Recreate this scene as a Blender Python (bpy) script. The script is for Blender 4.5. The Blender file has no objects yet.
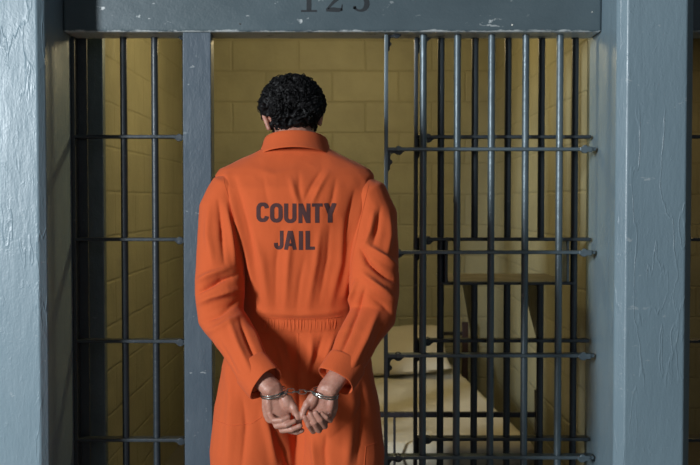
import bpy, bmesh, math, random
import numpy as np
from mathutils import Vector, Matrix, noise
from mathutils.bvhtree import BVHTree

random.seed(7)
R = math.radians
PI = math.pi
scene = bpy.context.scene
COL = scene.collection

# ------------------------------------------------------------------ camera
CAM_Z = 1.42
PITCH = math.atan(32.5 / 1000.0)
cam_d = bpy.data.cameras.new('camera')
cam_d.sensor_width = 36.0
cam_d.lens = 36.0 * 1000.0 / 700.0
cam_d.clip_start = 0.05
cam = bpy.data.objects.new('camera', cam_d)
COL.objects.link(cam)
cam.location = (0, 0, CAM_Z)
cam.rotation_euler = (PI / 2 - PITCH, 0, 0)
scene.camera = cam
cam_d.dof.use_dof = True
cam_d.dof.focus_distance = 2.85
cam_d.dof.aperture_fstop = 5.6


def at(u, v, D):
    """world point at depth D (metres along +Y) for a measured photo position"""
    a = (u - 350.0) / 1000.0
    b = (232.5 - v) / 1000.0
    dy = math.cos(PITCH) + b * math.sin(PITCH)
    dz = -math.sin(PITCH) + b * math.cos(PITCH)
    t = D / dy
    return Vector((a * t, D, CAM_Z + dz * t))


# ------------------------------------------------------------------ helpers
def tag(o, label=None, cat=None, group=None, kind=None):
    if label: o['label'] = label
    if cat: o['category'] = cat
    if group: o['group'] = group
    if kind: o['kind'] = kind
    return o


def empty(name, loc, label, cat, group=None):
    o = bpy.data.objects.new(name, None)
    o.empty_display_size = 0.1
    COL.objects.link(o)
    o.location = loc
    tag(o, label, cat, group)
    return o


def obj(name, bm, m, parent=None, smooth=False, bevel=0.0, bseg=2):
    if isinstance(bm, bmesh.types.BMesh):
        me = bpy.data.meshes.new(name)
        bmesh.ops.recalc_face_normals(bm, faces=bm.faces)
        bm.to_mesh(me)
        bm.free()
    else:
        me = bm
    o = bpy.data.objects.new(name, me)
    COL.objects.link(o)
    me.materials.clear()
    me.materials.append(m)
    if smooth:
        me.polygons.foreach_set('use_smooth', [True] * len(me.polygons))
        if len(me.polygons) < 400: me.set_sharp_from_angle(angle=R(55))
    if parent is not None:
        o.parent = parent
        pm = world_of(parent)
        o.matrix_parent_inverse = Matrix.Identity(4)
        me.transform(pm.inverted())
    if bevel > 0:
        md = o.modifiers.new('bevel', 'BEVEL')
        md.width = bevel
        md.segments = bseg
        md.limit_method = 'ANGLE'
        md.angle_limit = R(40)
    return o


def world_of(o):
    m = Matrix.Translation(o.location)
    while o.parent is not None:
        o = o.parent
        m = Matrix.Translation(o.location) @ m
    return m


def struct(name, bm, m, **k):
    o = obj(name, bm, m, **k)
    o['kind'] = 'structure'
    return o


def box(bm, x0, x1, y0, y1, z0, z1):
    v = [bm.verts.new((x, y, z)) for x in (x0, x1) for y in (y0, y1) for z in (z0, z1)]
    for f in ((0, 1, 3, 2), (4, 6, 7, 5), (0, 4, 5, 1), (2, 3, 7, 6), (0, 2, 6, 4), (1, 5, 7, 3)):
        bm.faces.new([v[i] for i in f])
    return v


def prism(bm, pts, axis, a, b):
    """extrude a 2D outline along an axis; pts are (h, v) pairs"""
    def P(p, t):
        if axis == 'y': return (p[0], t, p[1])
        if axis == 'z': return (p[0], p[1], t)
        return (t, p[0], p[1])
    A = [bm.verts.new(P(p, a)) for p in pts]
    B = [bm.verts.new(P(p, b)) for p in pts]
    n = len(pts)
    bm.faces.new(A[::-1])
    bm.faces.new(B)
    for i in range(n):
        bm.faces.new((A[i], A[(i + 1) % n], B[(i + 1) % n], B[i]))


def cyl(bm, p0, p1, r, n=14, r1=None):
    loft(bm, [Vector(p0), Vector(p1)], [r, r if r1 is None else r1], n=n)


def loft(bm, pts, rads, n=16, ref=None, round_ends=False, caps=True):
    """tube with elliptical sections. rads: r or (r_side, r_ref)"""
    pts = [Vector(p) for p in pts]
    rads = [r if isinstance(r, (tuple, list)) else (r, r) for r in rads]
    if round_ends:
        d0 = (pts[0] - pts[1]).normalized()
        d1 = (pts[-1] - pts[-2]).normalized()
        P0, R0, P1, R1 = [], [], [], []
        for a in (85, 60, 32):
            s, c = math.sin(R(a)), math.cos(R(a))
            m0 = min(rads[0]); m1 = min(rads[-1])
            P0.append(pts[0] + d0 * m0 * s); R0.append((rads[0][0] * c, rads[0][1] * c))
            P1.insert(0, pts[-1] + d1 * m1 * s); R1.insert(0, (rads[-1][0] * c, rads[-1][1] * c))
        pts = P0 + pts + P1
        rads = R0 + rads + R1
    rings = []
    prev = None
    for i, p in enumerate(pts):
        if i == 0: t = pts[1] - pts[0]
        elif i == len(pts) - 1: t = pts[-1] - pts[-2]
        else: t = (pts[i + 1] - p).normalized() + (p - pts[i - 1]).normalized()
        t.normalize()
        if prev is None:
            rf = Vector(ref) if ref is not None else (Vector((0, -1, 0)) if abs(t.y) < 0.9 else Vector((0, 0, 1)))
        else:
            rf = Vector(ref) if ref is not None else prev
        w = (rf - t * rf.dot(t)).normalized()
        s = t.cross(w).normalized()
        prev = w
        ring = []
        for k in range(n):
            a = 2 * PI * k / n
            ring.append(bm.verts.new(p + s * (math.cos(a) * rads[i][0]) + w * (math.sin(a) * rads[i][1])))
        rings.append(ring)
    for i in range(len(rings) - 1):
        for k in range(n):
            bm.faces.new((rings[i][k], rings[i][(k + 1) % n], rings[i + 1][(k + 1) % n], rings[i + 1][k]))
    if caps:
        bm.faces.new(rings[0][::-1])
        bm.faces.new(rings[-1])
    return rings


def ellipsoid(bm, c, r, rot=None, n=20):
    M = Matrix.Translation(c) @ (rot.to_4x4() if rot is not None else Matrix.Identity(4)) @ Matrix.Diagonal((r[0], r[1], r[2], 1))
    bmesh.ops.create_uvsphere(bm, u_segments=n, v_segments=n // 2 + 2, radius=1.0, matrix=M)


def remesh(bm, voxel):
    bmesh.ops.recalc_face_normals(bm, faces=bm.faces)
    me = bpy.data.meshes.new('tmp')
    bm.to_mesh(me); bm.free()
    o = bpy.data.objects.new('tmp', me)
    COL.objects.link(o)
    md = o.modifiers.new('r', 'REMESH')
    md.mode = 'VOXEL'; md.voxel_size = voxel; md.adaptivity = 0
    dg = bpy.context.evaluated_depsgraph_get()
    dg.update()
    out = bpy.data.meshes.new_from_object(o.evaluated_get(dg))
    bpy.data.objects.remove(o)
    bpy.data.meshes.remove(me)
    return out


def get_co(me):
    a = np.empty(len(me.vertices) * 3, dtype=np.float32)
    me.vertices.foreach_get('co', a)
    return a.reshape(-1, 3).astype(np.float64)


def set_co(me, co):
    me.vertices.foreach_set('co', co.astype(np.float32).ravel())
    me.update()


def get_no(me):
    a = np.empty(len(me.vertices) * 3, dtype=np.float32)
    me.vertices.foreach_get('normal', a)
    return a.reshape(-1, 3).astype(np.float64)


def smooth_mesh(me, iters, fac=0.5, weight=None):
    e = np.empty(len(me.edges) * 2, dtype=np.int32)
    me.edges.foreach_get('vertices', e)
    e = e.reshape(-1, 2)
    co = get_co(me)
    n = len(co)
    deg = np.bincount(e.ravel(), minlength=n).astype(float)
    deg[deg == 0] = 1
    for _ in range(iters):
        acc = np.empty_like(co)
        for k in range(3):
            acc[:, k] = (np.bincount(e[:, 0], co[e[:, 1], k], n) + np.bincount(e[:, 1], co[e[:, 0], k], n)) / deg
        f = fac if weight is None else (fac * weight)[:, None]
        co = co + (acc - co) * f
    set_co(me, co)


# ------------------------------------------------------------------ materials
def new_mat(name):
    m = bpy.data.materials.new(name)
    m.use_nodes = True
    nt = m.node_tree
    b = nt.nodes['Principled BSDF']
    return m, nt, b


def N(nt, t, **kw):
    n = nt.nodes.new(t)
    for k, v in kw.items():
        if k in n.inputs.keys() if hasattr(n.inputs, 'keys') else False:
            n.inputs[k].default_value = v
        else:
            setattr(n, k, v)
    return n


def ramp(nt, src, stops):
    r = nt.nodes.new('ShaderNodeValToRGB')
    els = r.color_ramp.elements
    els[0].position, els[0].color = stops[0][0], (*stops[0][1], 1)
    els[1].position, els[1].color = stops[-1][0], (*stops[-1][1], 1)
    for p, c in stops[1:-1]:
        e = els.new(p); e.color = (*c, 1)
    nt.links.new(src, r.inputs[0])
    return r.outputs[0]


def noise_node(nt, vec, scale, detail=3, rough=0.5, mapping=None):
    if mapping:
        mp = nt.nodes.new('ShaderNodeMapping')
        mp.inputs['Scale'].default_value = mapping
        nt.links.new(vec, mp.inputs['Vector'])
        vec = mp.outputs[0]
    n = nt.nodes.new('ShaderNodeTexNoise')
    n.inputs['Scale'].default_value = scale
    n.inputs['Detail'].default_value = detail
    n.inputs['Roughness'].default_value = rough
    nt.links.new(vec, n.inputs['Vector'])
    return n.outputs['Fac']


def mixc(nt, fac, a, b):
    m = nt.nodes.new('ShaderNodeMix')
    m.data_type = 'RGBA'
    if hasattr(fac, 'links'): nt.links.new(fac, m.inputs[0])
    else: m.inputs[0].default_value = fac
    for i, c in ((6, a), (7, b)):
        if isinstance(c, tuple): m.inputs[i].default_value = (*c, 1)
        else: nt.links.new(c, m.inputs[i])
    return m.outputs[2]


def bump(nt, b, hs, prev=None):
    """hs: list of (height socket, distance)"""
    last = None
    for h, d in hs:
        n = nt.nodes.new('ShaderNodeBump')
        n.inputs['Distance'].default_value = d
        n.inputs['Strength'].default_value = 1.0
        nt.links.new(h, n.inputs['Height'])
        if last is not None: nt.links.new(last, n.inputs['Normal'])
        last = n.outputs[0]
    nt.links.new(last, b.inputs['Normal'])


def painted_metal(name, base, dark, chips=0.0, rough=0.33, bumpy=1.0, chipcol=(0.62, 0.66, 0.66), stretch=(1, 1, 0.35), edge_z=None, spec=0.5, metal=0.0, strokes=0.0):
    m, nt, b = new_mat(name)
    tc = nt.nodes.new('ShaderNodeNewGeometry')
    P = tc.outputs['Position']
    n1 = noise_node(nt, P, 5, 5, 0.6, stretch)
    c = mixc(nt, ramp(nt, n1, [(0.3, (0, 0, 0)), (0.7, (1, 1, 1))]), dark, base)
    if chips > 0:
        n2 = noise_node(nt, P, 38, 4, 0.65, (0.5, 1, 1.2))
        n3 = noise_node(nt, P, 4.5, 2, 0.5)
        a = ramp(nt, n2, [(0.66, (0, 0, 0)), (0.70, (1, 1, 1))])
        g = ramp(nt, n3, [(0.44, (0, 0, 0)), (0.58, (1, 1, 1))])
        mul = nt.nodes.new('ShaderNodeMath'); mul.operation = 'MULTIPLY'
        nt.links.new(a, mul.inputs[0]); nt.links.new(g, mul.inputs[1])
        mul2 = nt.nodes.new('ShaderNodeMath'); mul2.operation = 'MULTIPLY'
        mul2.inputs[1].default_value = chips
        nt.links.new(mul.outputs[0], mul2.inputs[0])
        c = mixc(nt, mul2.outputs[0], c, chipcol)
    if edge_z is not None:
        # bare scuffed strip worn along the bottom arris of the beam
        sp = nt.nodes.new('ShaderNodeSeparateXYZ'); nt.links.new(P, sp.inputs[0])
        nw = noise_node(nt, P, 16, 5, 0.7, (1, 1, 3))
        ma = nt.nodes.new('ShaderNodeMath'); ma.operation = 'MULTIPLY_ADD'
        nt.links.new(nw, ma.inputs[0]); ma.inputs[1].default_value = -0.030
        nt.links.new(sp.outputs[2], ma.inputs[2])
        mr = nt.nodes.new('ShaderNodeMapRange')
        nt.links.new(ma.outputs[0], mr.inputs[0])
        mr.inputs[1].default_value = edge_z - 0.0095; mr.inputs[2].default_value = edge_z - 0.013
        mr.inputs[3].default_value = 0.0; mr.inputs[4].default_value = 0.75
        c = mixc(nt, mr.outputs[0], c, chipcol)
    nt.links.new(c, b.inputs['Base Color'])
    nr = noise_node(nt, P, 9, 3)
    rr = ramp(nt, nr, [(0.2, (rough - 0.06,) * 3), (0.8, (rough + 0.12,) * 3)])
    nt.links.new(rr, b.inputs['Roughness'])
    b.inputs['Specular IOR Level'].default_value = spec
    b.inputs['Metallic'].default_value = metal
    h1 = noise_node(nt, P, 150, 2, 0.5)
    h2 = noise_node(nt, P, 14, 5, 0.65, stretch)
    hs = [(h2, 0.004 * bumpy), (h1, 0.0006 * bumpy)]
    if strokes:
        # drips and brush marks: thin raised ridges running down the paint
        n4 = noise_node(nt, P, 7, 3, 0.55, (1.6, 1.6, 0.30))
        n5 = noise_node(nt, P, 3.0, 2, 0.5)
        r4 = ramp(nt, n4, [(0.485, (0, 0, 0)), (0.50, (1, 1, 1)), (0.515, (0, 0, 0))])
        r5 = ramp(nt, n5, [(0.42, (0, 0, 0)), (0.55, (1, 1, 1))])
        mu = nt.nodes.new('ShaderNodeMath'); mu.operation = 'MULTIPLY'
        nt.links.new(r4, mu.inputs[0]); nt.links.new(r5, mu.inputs[1])
        n6 = noise_node(nt, P, 30, 4, 0.7, (1, 1, 0.6))
        r6 = ramp(nt, n6, [(0.60, (0, 0, 0)), (0.68, (1, 1, 1))])
        hs += [(mu.outputs[0], strokes), (r6, strokes * 0.5)]
    bump(nt, b, hs)
    return m


M = {}
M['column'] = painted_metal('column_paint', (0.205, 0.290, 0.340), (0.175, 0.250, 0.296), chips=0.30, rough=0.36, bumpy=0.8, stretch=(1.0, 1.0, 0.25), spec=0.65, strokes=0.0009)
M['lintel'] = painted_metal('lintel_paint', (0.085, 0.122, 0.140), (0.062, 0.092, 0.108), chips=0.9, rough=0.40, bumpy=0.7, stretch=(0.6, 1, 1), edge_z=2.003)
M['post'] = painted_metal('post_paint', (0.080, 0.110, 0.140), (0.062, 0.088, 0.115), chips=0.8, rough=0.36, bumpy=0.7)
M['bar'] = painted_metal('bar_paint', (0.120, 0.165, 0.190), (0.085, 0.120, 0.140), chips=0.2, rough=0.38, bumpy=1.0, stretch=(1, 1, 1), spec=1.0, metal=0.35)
M['bar_dark'] = painted_metal('shaded_bar_paint', (0.032, 0.044, 0.054), (0.022, 0.030, 0.038), chips=0.08, rough=0.36, bumpy=0.8, stretch=(1, 1, 1))  # bar paint darkened to carry the inner bars' shade; also the dark brackets
M['bed_metal'] = painted_metal('bed_frame_paint', (0.022, 0.020, 0.024), (0.014, 0.013, 0.016), rough=0.4)
M['bed_post'] = painted_metal('bed_post_paint', (0.045, 0.018, 0.016), (0.030, 0.013, 0.013), rough=0.45)
M['tray'] = painted_metal('tray_paint', (0.16, 0.13, 0.08), (0.12, 0.10, 0.06), rough=0.42, bumpy=0.5)


def block_wall(name, plane, base, dark, off=(0.0, 0.0), rough=0.42):
    m, nt, b = new_mat(name)
    g = nt.nodes.new('ShaderNodeNewGeometry')
    sp = nt.nodes.new('ShaderNodeSeparateXYZ'); nt.links.new(g.outputs['Position'], sp.inputs[0])
    cb = nt.nodes.new('ShaderNodeCombineXYZ')
    nt.links.new(sp.outputs[0 if plane == 'x' else 1], cb.inputs[0])
    nt.links.new(sp.outputs[2], cb.inputs[1])
    mp = nt.nodes.new('ShaderNodeMapping')
    mp.inputs['Location'].default_value = (off[0], off[1], 0)
    nt.links.new(cb.outputs[0], mp.inputs[0])
    # hand-laid joints are not dead straight
    nz = nt.nodes.new('ShaderNodeTexNoise'); nz.inputs['Scale'].default_value = 6; nz.inputs['Detail'].default_value = 3
    nt.links.new(g.outputs['Position'], nz.inputs['Vector'])
    vm = nt.nodes.new('ShaderNodeVectorMath'); vm.operation = 'MULTIPLY_ADD'
    nt.links.new(nz.outputs['Color'], vm.inputs[0]); vm.inputs[1].default_value = (0.014, 0.014, 0)
    nt.links.new(mp.outputs[0], vm.inputs[2])
    bt = nt.nodes.new('ShaderNodeTexBrick')
    bt.inputs['Scale'].default_value = 1.0
    bt.inputs['Brick Width'].default_value = 0.40
    bt.inputs['Row Height'].default_value = 0.185
    bt.inputs['Mortar Size'].default_value = 0.010
    bt.inputs['Mortar Smooth'].default_value = 1.0
    bt.inputs['Color1'].default_value = (*base, 1)
    bt.inputs['Color2'].default_value = (*[x * 0.93 for x in base], 1)
    bt.inputs['Mortar'].default_value = (*dark, 1)
    nt.links.new(vm.outputs[0], bt.inputs['Vector'])
    n1 = noise_node(nt, g.outputs['Position'], 3.5, 5, 0.6)
    c = mixc(nt, ramp(nt, n1, [(0.38, (0, 0, 0)), (0.66, (0.75,) * 3)]), bt.outputs['Color'], tuple(x * 0.72 for x in base))
    nt.links.new(c, b.inputs['Base Color'])
    b.inputs['Roughness'].default_value = rough
    inv = nt.nodes.new('ShaderNodeMath'); inv.operation = 'SUBTRACT'
    inv.inputs[0].default_value = 1.0
    nt.links.new(bt.outputs['Fac'], inv.inputs[1])
    h = noise_node(nt, g.outputs['Position'], 60, 4, 0.6)
    h2 = noise_node(nt, g.outputs['Position'], 9, 3, 0.5)
    bump(nt, b, [(inv.outputs[0], 0.0025), (h, 0.0018), (h2, 0.004)])
    return m


WALL = (0.34, 0.32, 0.20)
WALLD = (0.285, 0.265, 0.16)
M['wall_back'] = block_wall('back_block_paint', 'x', WALL, WALLD, (0.10, 0.02), rough=0.55)
M['wall_side'] = block_wall('side_block_paint', 'y', WALL, WALLD, (0.15, 0.02), rough=0.36)


def plain(name, col, rough=0.6, nscale=12, nb=0.001, var=0.85, metallic=0.0):
    m, nt, b = new_mat(name)
    g = nt.nodes.new('ShaderNodeNewGeometry')
    n1 = noise_node(nt, g.outputs['Position'], nscale, 4, 0.6)
    c = mixc(nt, n1, tuple(x * var for x in col), col)
    nt.links.new(c, b.inputs['Base Color'])
    b.inputs['Roughness'].default_value = rough
    b.inputs['Metallic'].default_value = metallic
    if nb: bump(nt, b, [(n1, nb)])
    return m


M['floor'] = plain('concrete_floor', (0.16, 0.15, 0.13), 0.5, 8)
M['ceiling'] = plain('ceiling_paint', (0.30, 0.28, 0.22), 0.7, 8)
M['corridor'] = plain('corridor_paint', (0.20, 0.25, 0.27), 0.55, 5)
M['stencil'] = plain('black_stencil_paint', (0.018, 0.024, 0.030), 0.5, 60, 0)
M['print'] = plain('dark_print', (0.085, 0.030, 0.030), 0.9, 120, 0, 0.6)
M['chrome'] = plain('nickel_steel', (0.62, 0.62, 0.58), 0.22, 60, 0.0, 0.9, 1.0)
M['shoe'] = plain('shoe_canvas', (0.05, 0.05, 0.055), 0.8)


def skin_mat():
    m, nt, b = new_mat('skin')
    g = nt.nodes.new('ShaderNodeNewGeometry')
    n1 = noise_node(nt, g.outputs['Position'], 45, 4, 0.6)
    c = mixc(nt, ramp(nt, n1, [(0.35, (0, 0, 0)), (0.7, (1, 1, 1))]), (0.40, 0.175, 0.125), (0.52, 0.27, 0.20))
    nt.links.new(c, b.inputs['Base Color'])
    b.inputs['Roughness'].default_value = 0.45
    b.inputs['Subsurface Weight'].default_value = 0.12
    b.inputs['Subsurface Radius'].default_value = (0.01, 0.004, 0.002)
    h = noise_node(nt, g.outputs['Position'], 400, 2, 0.5)
    h2 = noise_node(nt, g.outputs['Position'], 130, 3, 0.6)
    bump(nt, b, [(h2, 0.0010), (h, 0.0003)])
    return m


def cloth_mat(name, col, rough=0.85, fold=0.0012):
    m, nt, b = new_mat(name)
    g = nt.nodes.new('ShaderNodeNewGeometry')
    P = g.outputs['Position']
    n1 = noise_node(nt, P, 7, 4, 0.6)
    c = mixc(nt, n1, tuple(x * 0.88 for x in col), col)
    nt.links.new(c, b.inputs['Base Color'])
    b.inputs['Roughness'].default_value = rough
    b.inputs['Specular IOR Level'].default_value = 0.25
    b.inputs['Sheen Weight'].default_value = 0.08
    mp = nt.nodes.new('ShaderNodeMapping'); mp.inputs['Rotation'].default_value = (0, R(45), 0)
    nt.links.new(P, mp.inputs[0])
    w = nt.nodes.new('ShaderNodeTexWave'); w.inputs['Scale'].default_value = 160; w.bands_direction = 'X'
    w.inputs['Distortion'].default_value = 1.0
    nt.links.new(mp.outputs[0], w.inputs[0])
    h2 = noise_node(nt, P, 26, 4, 0.55, (1.4, 1, 0.6))
    bump(nt, b, [(h2, fold), (w.outputs['Fac'], 0.00022)])
    return m


M['orange'] = cloth_mat('orange_twill', (0.63, 0.110, 0.029))
M['sheet'] = cloth_mat('bed_sheet_cotton', (0.62, 0.57, 0.44), 0.9, 0.004)
M['pillow'] = cloth_mat('pillow_cotton', (0.62, 0.57, 0.46), 0.9, 0.004)
M['skin'] = skin_mat()


def hair_mat():
    m, nt, b = new_mat('black_hair')
    b.inputs['Base Color'].default_value = (0.006, 0.0055, 0.006, 1)
    b.inputs['Roughness'].default_value = 0.5
    b.inputs['Specular IOR Level'].default_value = 0.20
    g = nt.nodes.new('ShaderNodeNewGeometry')
    h = noise_node(nt, g.outputs['Position'], 350, 3, 0.6)
    bump(nt, b, [(h, 0.001)])
    return m


M['hair'] = hair_mat()

# ------------------------------------------------------------------ room shell
XL, XR = -0.997, 0.874          # faces of the cell's side walls
D_COL = 3.27                    # corridor face of the wall ends
D_LF, D_LB = 3.49, 3.64         # lintel front and back
D_DOOR, D_GR = 3.545, 3.605     # sliding door and fixed bars
D_BACK = 6.02
Z_CEIL = 2.50
WT = 0.252
XN = XR + WT                    # next cell starts here
XN2 = XN + 1.6


def wall_end(name, xa, xb, label, c=0.03):
    """pier with chamfered corners facing the corridor"""
    bm = bmesh.new()
    pts = [(xa, D_LB + 0.06), (xa, D_COL + c), (xa + c, D_COL), (xb - c, D_COL), (xb, D_COL + c), (xb, D_LB + 0.06)]
    prism(bm, pts, 'z', 0.0, 2.90)
    o = obj(name, bm, M['column'], bevel=0.004, bseg=2)
    return tag(o, label, 'column')


wall_end('column', XL - WT, XL, 'blue-grey painted column with chipped edge at the far left of the cell front', 0.022)
wall_end('column', XR, XR + WT, 'blue-grey painted column with bright chamfered edge to the right of the bars')

bm = bmesh.new(); box(bm, XL - 0.12, XL, D_LB + 0.06, D_BACK, 0, Z_CEIL)
struct('wall_left', bm, M['wall_side'])
bm = bmesh.new(); box(bm, XR, XR + WT, D_LB + 0.06, D_BACK, 0, Z_CEIL)
struct('wall_right', bm, M['wall_side'])
bm = bmesh.new(); box(bm, XL - 0.12, XN2 + 0.1, D_BACK, D_BACK + 0.12, 0, Z_CEIL)
struct('wall_back', bm, M['wall_back'])
bm = bmesh.new(); box(bm, XN2, XN2 + 0.1, D_LB + 0.06, D_BACK, 0, Z_CEIL)
struct('wall_neighbour', bm, M['wall_side'])
bm = bmesh.new(); box(bm, -6.0, 6.0, -4.0, D_BACK + 0.12, -0.1, 0)
struct('floor', bm, M['floor'])
bm = bmesh.new(); box(bm, XL - 0.12, XN2 + 0.1, D_LB + 0.001, D_BACK + 0.12, Z_CEIL, Z_CEIL + 0.1)
struct('ceiling', bm, M['ceiling'])
# wall above the lintels
bm = bmesh.new(); box(bm, XL, XR, D_LF + 0.02, D_LB, 2.40, 2.90)
struct('wall_front', bm, M['corridor'])
bm = bmesh.new(); box(bm, XN, XN2, D_LF + 0.02, D_LB, 2.40, 2.90)
struct('wall_front_neighbour', bm, M['corridor'])

# pilaster strip on the side wall just inside the fixed bars
bm = bmesh.new(); box(bm, XL, XL + 0.072, 3.76, 3.80, 0, Z_CEIL)
struct('trim_1', bm, M['bar'], bevel=0.004)

# lintel
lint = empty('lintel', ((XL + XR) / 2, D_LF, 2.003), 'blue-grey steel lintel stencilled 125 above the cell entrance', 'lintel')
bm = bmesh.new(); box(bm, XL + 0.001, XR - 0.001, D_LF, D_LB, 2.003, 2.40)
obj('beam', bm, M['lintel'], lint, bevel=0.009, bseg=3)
# rivets on the beam face
for u, v in ((512, 25), (240, 24), (592, 12)):
    p = at(u, v, D_LF)
    bm = bmesh.new(); cyl(bm, p + Vector((0, 0.004, 0)), p + Vector((0, -0.0015, 0)), 0.0045, 10, 0.003)
    tag(obj('rivet', bm, M['chrome'], lint, smooth=True), 'small bare steel rivet')


def arc(cx, cy, rx, ry, a0, a1, n=10):
    return [(cx + rx * math.cos(R(a0 + (a1 - a0) * i / n)), cy + ry * math.sin(R(a0 + (a1 - a0) * i / n))) for i in range(n + 1)]


def stroke_strip(poly, widths, step=0.004):
    """quads of a 2D pen stroke; widths may be one value or per point"""
    P = [Vector((p[0], p[1])) for p in poly]
    W = widths if isinstance(widths, (list, tuple)) else [widths] * len(P)
    L, Rr = [], []
    for i in range(len(P)):
        if i == 0: t = P[1] - P[0]
        elif i == len(P) - 1: t = P[-1] - P[-2]
        else: t = (P[i + 1] - P[i]).normalized() + (P[i] - P[i - 1]).normalized()
        t.normalize()
        n = Vector((-t.y, t.x))
        k = 1.0
        if 0 < i < len(P) - 1:
            c = n.dot(Vector((-(P[i + 1] - P[i]).y, (P[i + 1] - P[i]).x)).normalized())
            k = 1.0 / max(c, 0.5)
        L.append(P[i] + n * W[i] / 2 * k); Rr.append(P[i] - n * W[i] / 2 * k)
    quads = []
    for i in range(len(P) - 1):
        m = max(1, int((P[i + 1] - P[i]).length / step))
        q = max(1, int(max(W[i], W[i + 1]) / step))
        for a in range(m):
            for b_ in range(q):
                def pt(s, t):
                    l = L[i].lerp(L[i + 1], s); r = Rr[i].lerp(Rr[i + 1], s)
                    return l.lerp(r, t)
                quads.append([pt(a / m, b_ / q), pt((a + 1) / m, b_ / q), pt((a + 1) / m, (b_ + 1) / q), pt(a / m, (b_ + 1) / q)])
    return quads


# stencilled numerals, serif shapes on a unit height
NUM = {
    '1': [([(0.30, 0.06), (0.30, 0.98)], 0.17), ([(0.02, 0.035), (0.58, 0.035)], 0.07), ([(0.30, 0.93), (0.06, 0.80)], [0.14, 0.05])],
    '2': [(arc(0.32, 0.72, 0.22, 0.22, 190, -20, 10), [0.16, 0.15, 0.1, 0.08, 0.07, 0.08, 0.1, 0.13, 0.16, 0.17, 0.17]),
          ([(0.53, 0.66), (0.44, 0.48), (0.26, 0.30), (0.10, 0.12)], [0.17, 0.14, 0.10, 0.07]),
          ([(0.04, 0.075), (0.30, 0.085), (0.46, 0.07), (0.60, 0.09)], [0.12, 0.16, 0.15, 0.10]), ([(0.585, 0.05), (0.61, 0.27)], [0.07, 0.03])],
    '5': [([(0.12, 0.94), (0.54, 0.94)], 0.12), ([(0.125, 0.95), (0.10, 0.52)], 0.05),
          (arc(0.29, 0.30, 0.24, 0.255, 140, -150, 14), [0.05, 0.06, 0.07, 0.09, 0.12, 0.16, 0.18, 0.19, 0.18, 0.15, 0.11, 0.08, 0.07, 0.08, 0.12]),
          (arc(0.09, 0.155, 0.035, 0.035, 0, 360, 8), 0.05)],
}
px = 3.49 / 1000
zb = at(335, 12.0, D_LF).z
for ch, u0, w in (('1', 300.5, 17), ('2', 325, 27), ('5', 352, 27)):
    H = 28 * px
    x0 = at(u0, 10, D_LF).x
    bm = bmesh.new()
    for poly, wd in NUM[ch]:
        sc = 28 * px
        for q in stroke_strip([(p[0] * sc, p[1] * sc) for p in poly], [x * sc for x in wd] if isinstance(wd, list) else wd * sc, 0.01):
            bm.faces.new([bm.verts.new((x0 + v.x, D_LF - 0.0008, zb + v.y)) for v in q])
    tag(obj('numeral', bm, M['stencil'], lint), 'black stencilled numeral ' + ch)

# lock post between the fixed bars and the door opening
pl = at(183.5, 232, D_LF).x; pr = at(211.5, 232, D_LF).x
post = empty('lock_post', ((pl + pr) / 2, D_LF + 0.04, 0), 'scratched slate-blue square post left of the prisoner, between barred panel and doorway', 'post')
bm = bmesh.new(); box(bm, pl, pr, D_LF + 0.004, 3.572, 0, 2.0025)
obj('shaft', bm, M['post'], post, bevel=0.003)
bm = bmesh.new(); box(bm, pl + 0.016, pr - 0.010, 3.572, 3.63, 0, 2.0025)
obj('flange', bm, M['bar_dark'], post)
zz = at(212, 418, 3.53).z
bm = bmesh.new(); box(bm, pr, pr + 0.0015, 3.50, 3.56, zz - 0.03, zz + 0.03)
tag(obj('strike_plate', bm, M['chrome'], post), 'worn steel strike plate')


# ------------------------------------------------------------------ barred grilles
def gusset(bm, xs, zc, D, sx, sz=-1, up=False, full=True, s=1.0):
    """scalloped corner bracket: one leg along the crossbar, one leg down the stile"""
    k = 3.545 / 1000 * s
    t = 0.006
    # horizontal leg below the crossbar
    pts = [(0, 0), (17, 0), (16.6, -1.4), (15, -2.2), (14, -3.6), (12, -4.4), (9.6, -4.4), (8.2, -3.6), (6.8, -2.6), (5.0, -3.0), (3.4, -4.6),
           (2.6, -7.0), (2.8, -9.0), (4.4, -9.8), (5.0, -11.6), (4.4, -13.4), (2.8, -14.2), (2.2, -16.5), (2.6, -18.6), (1.0, -20.5), (0, -21)]
    P = [(xs + sx * p[0] * k, zc + p[1] * k * (-sz if sz > 0 else 1)) for p in pts]
    prism(bm, P, 'y', D - t, D + t)
    if full:
        P = [(xs + sx * (10.8 + 3.7 * math.cos(R(a))) * k, zc + (0.8 + 3.9 * math.sin(R(a))) * k) for a in range(0, 360, 30)]
        prism(bm, P, 'y', D - t * 1.2, D + t * 1.2)


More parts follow.
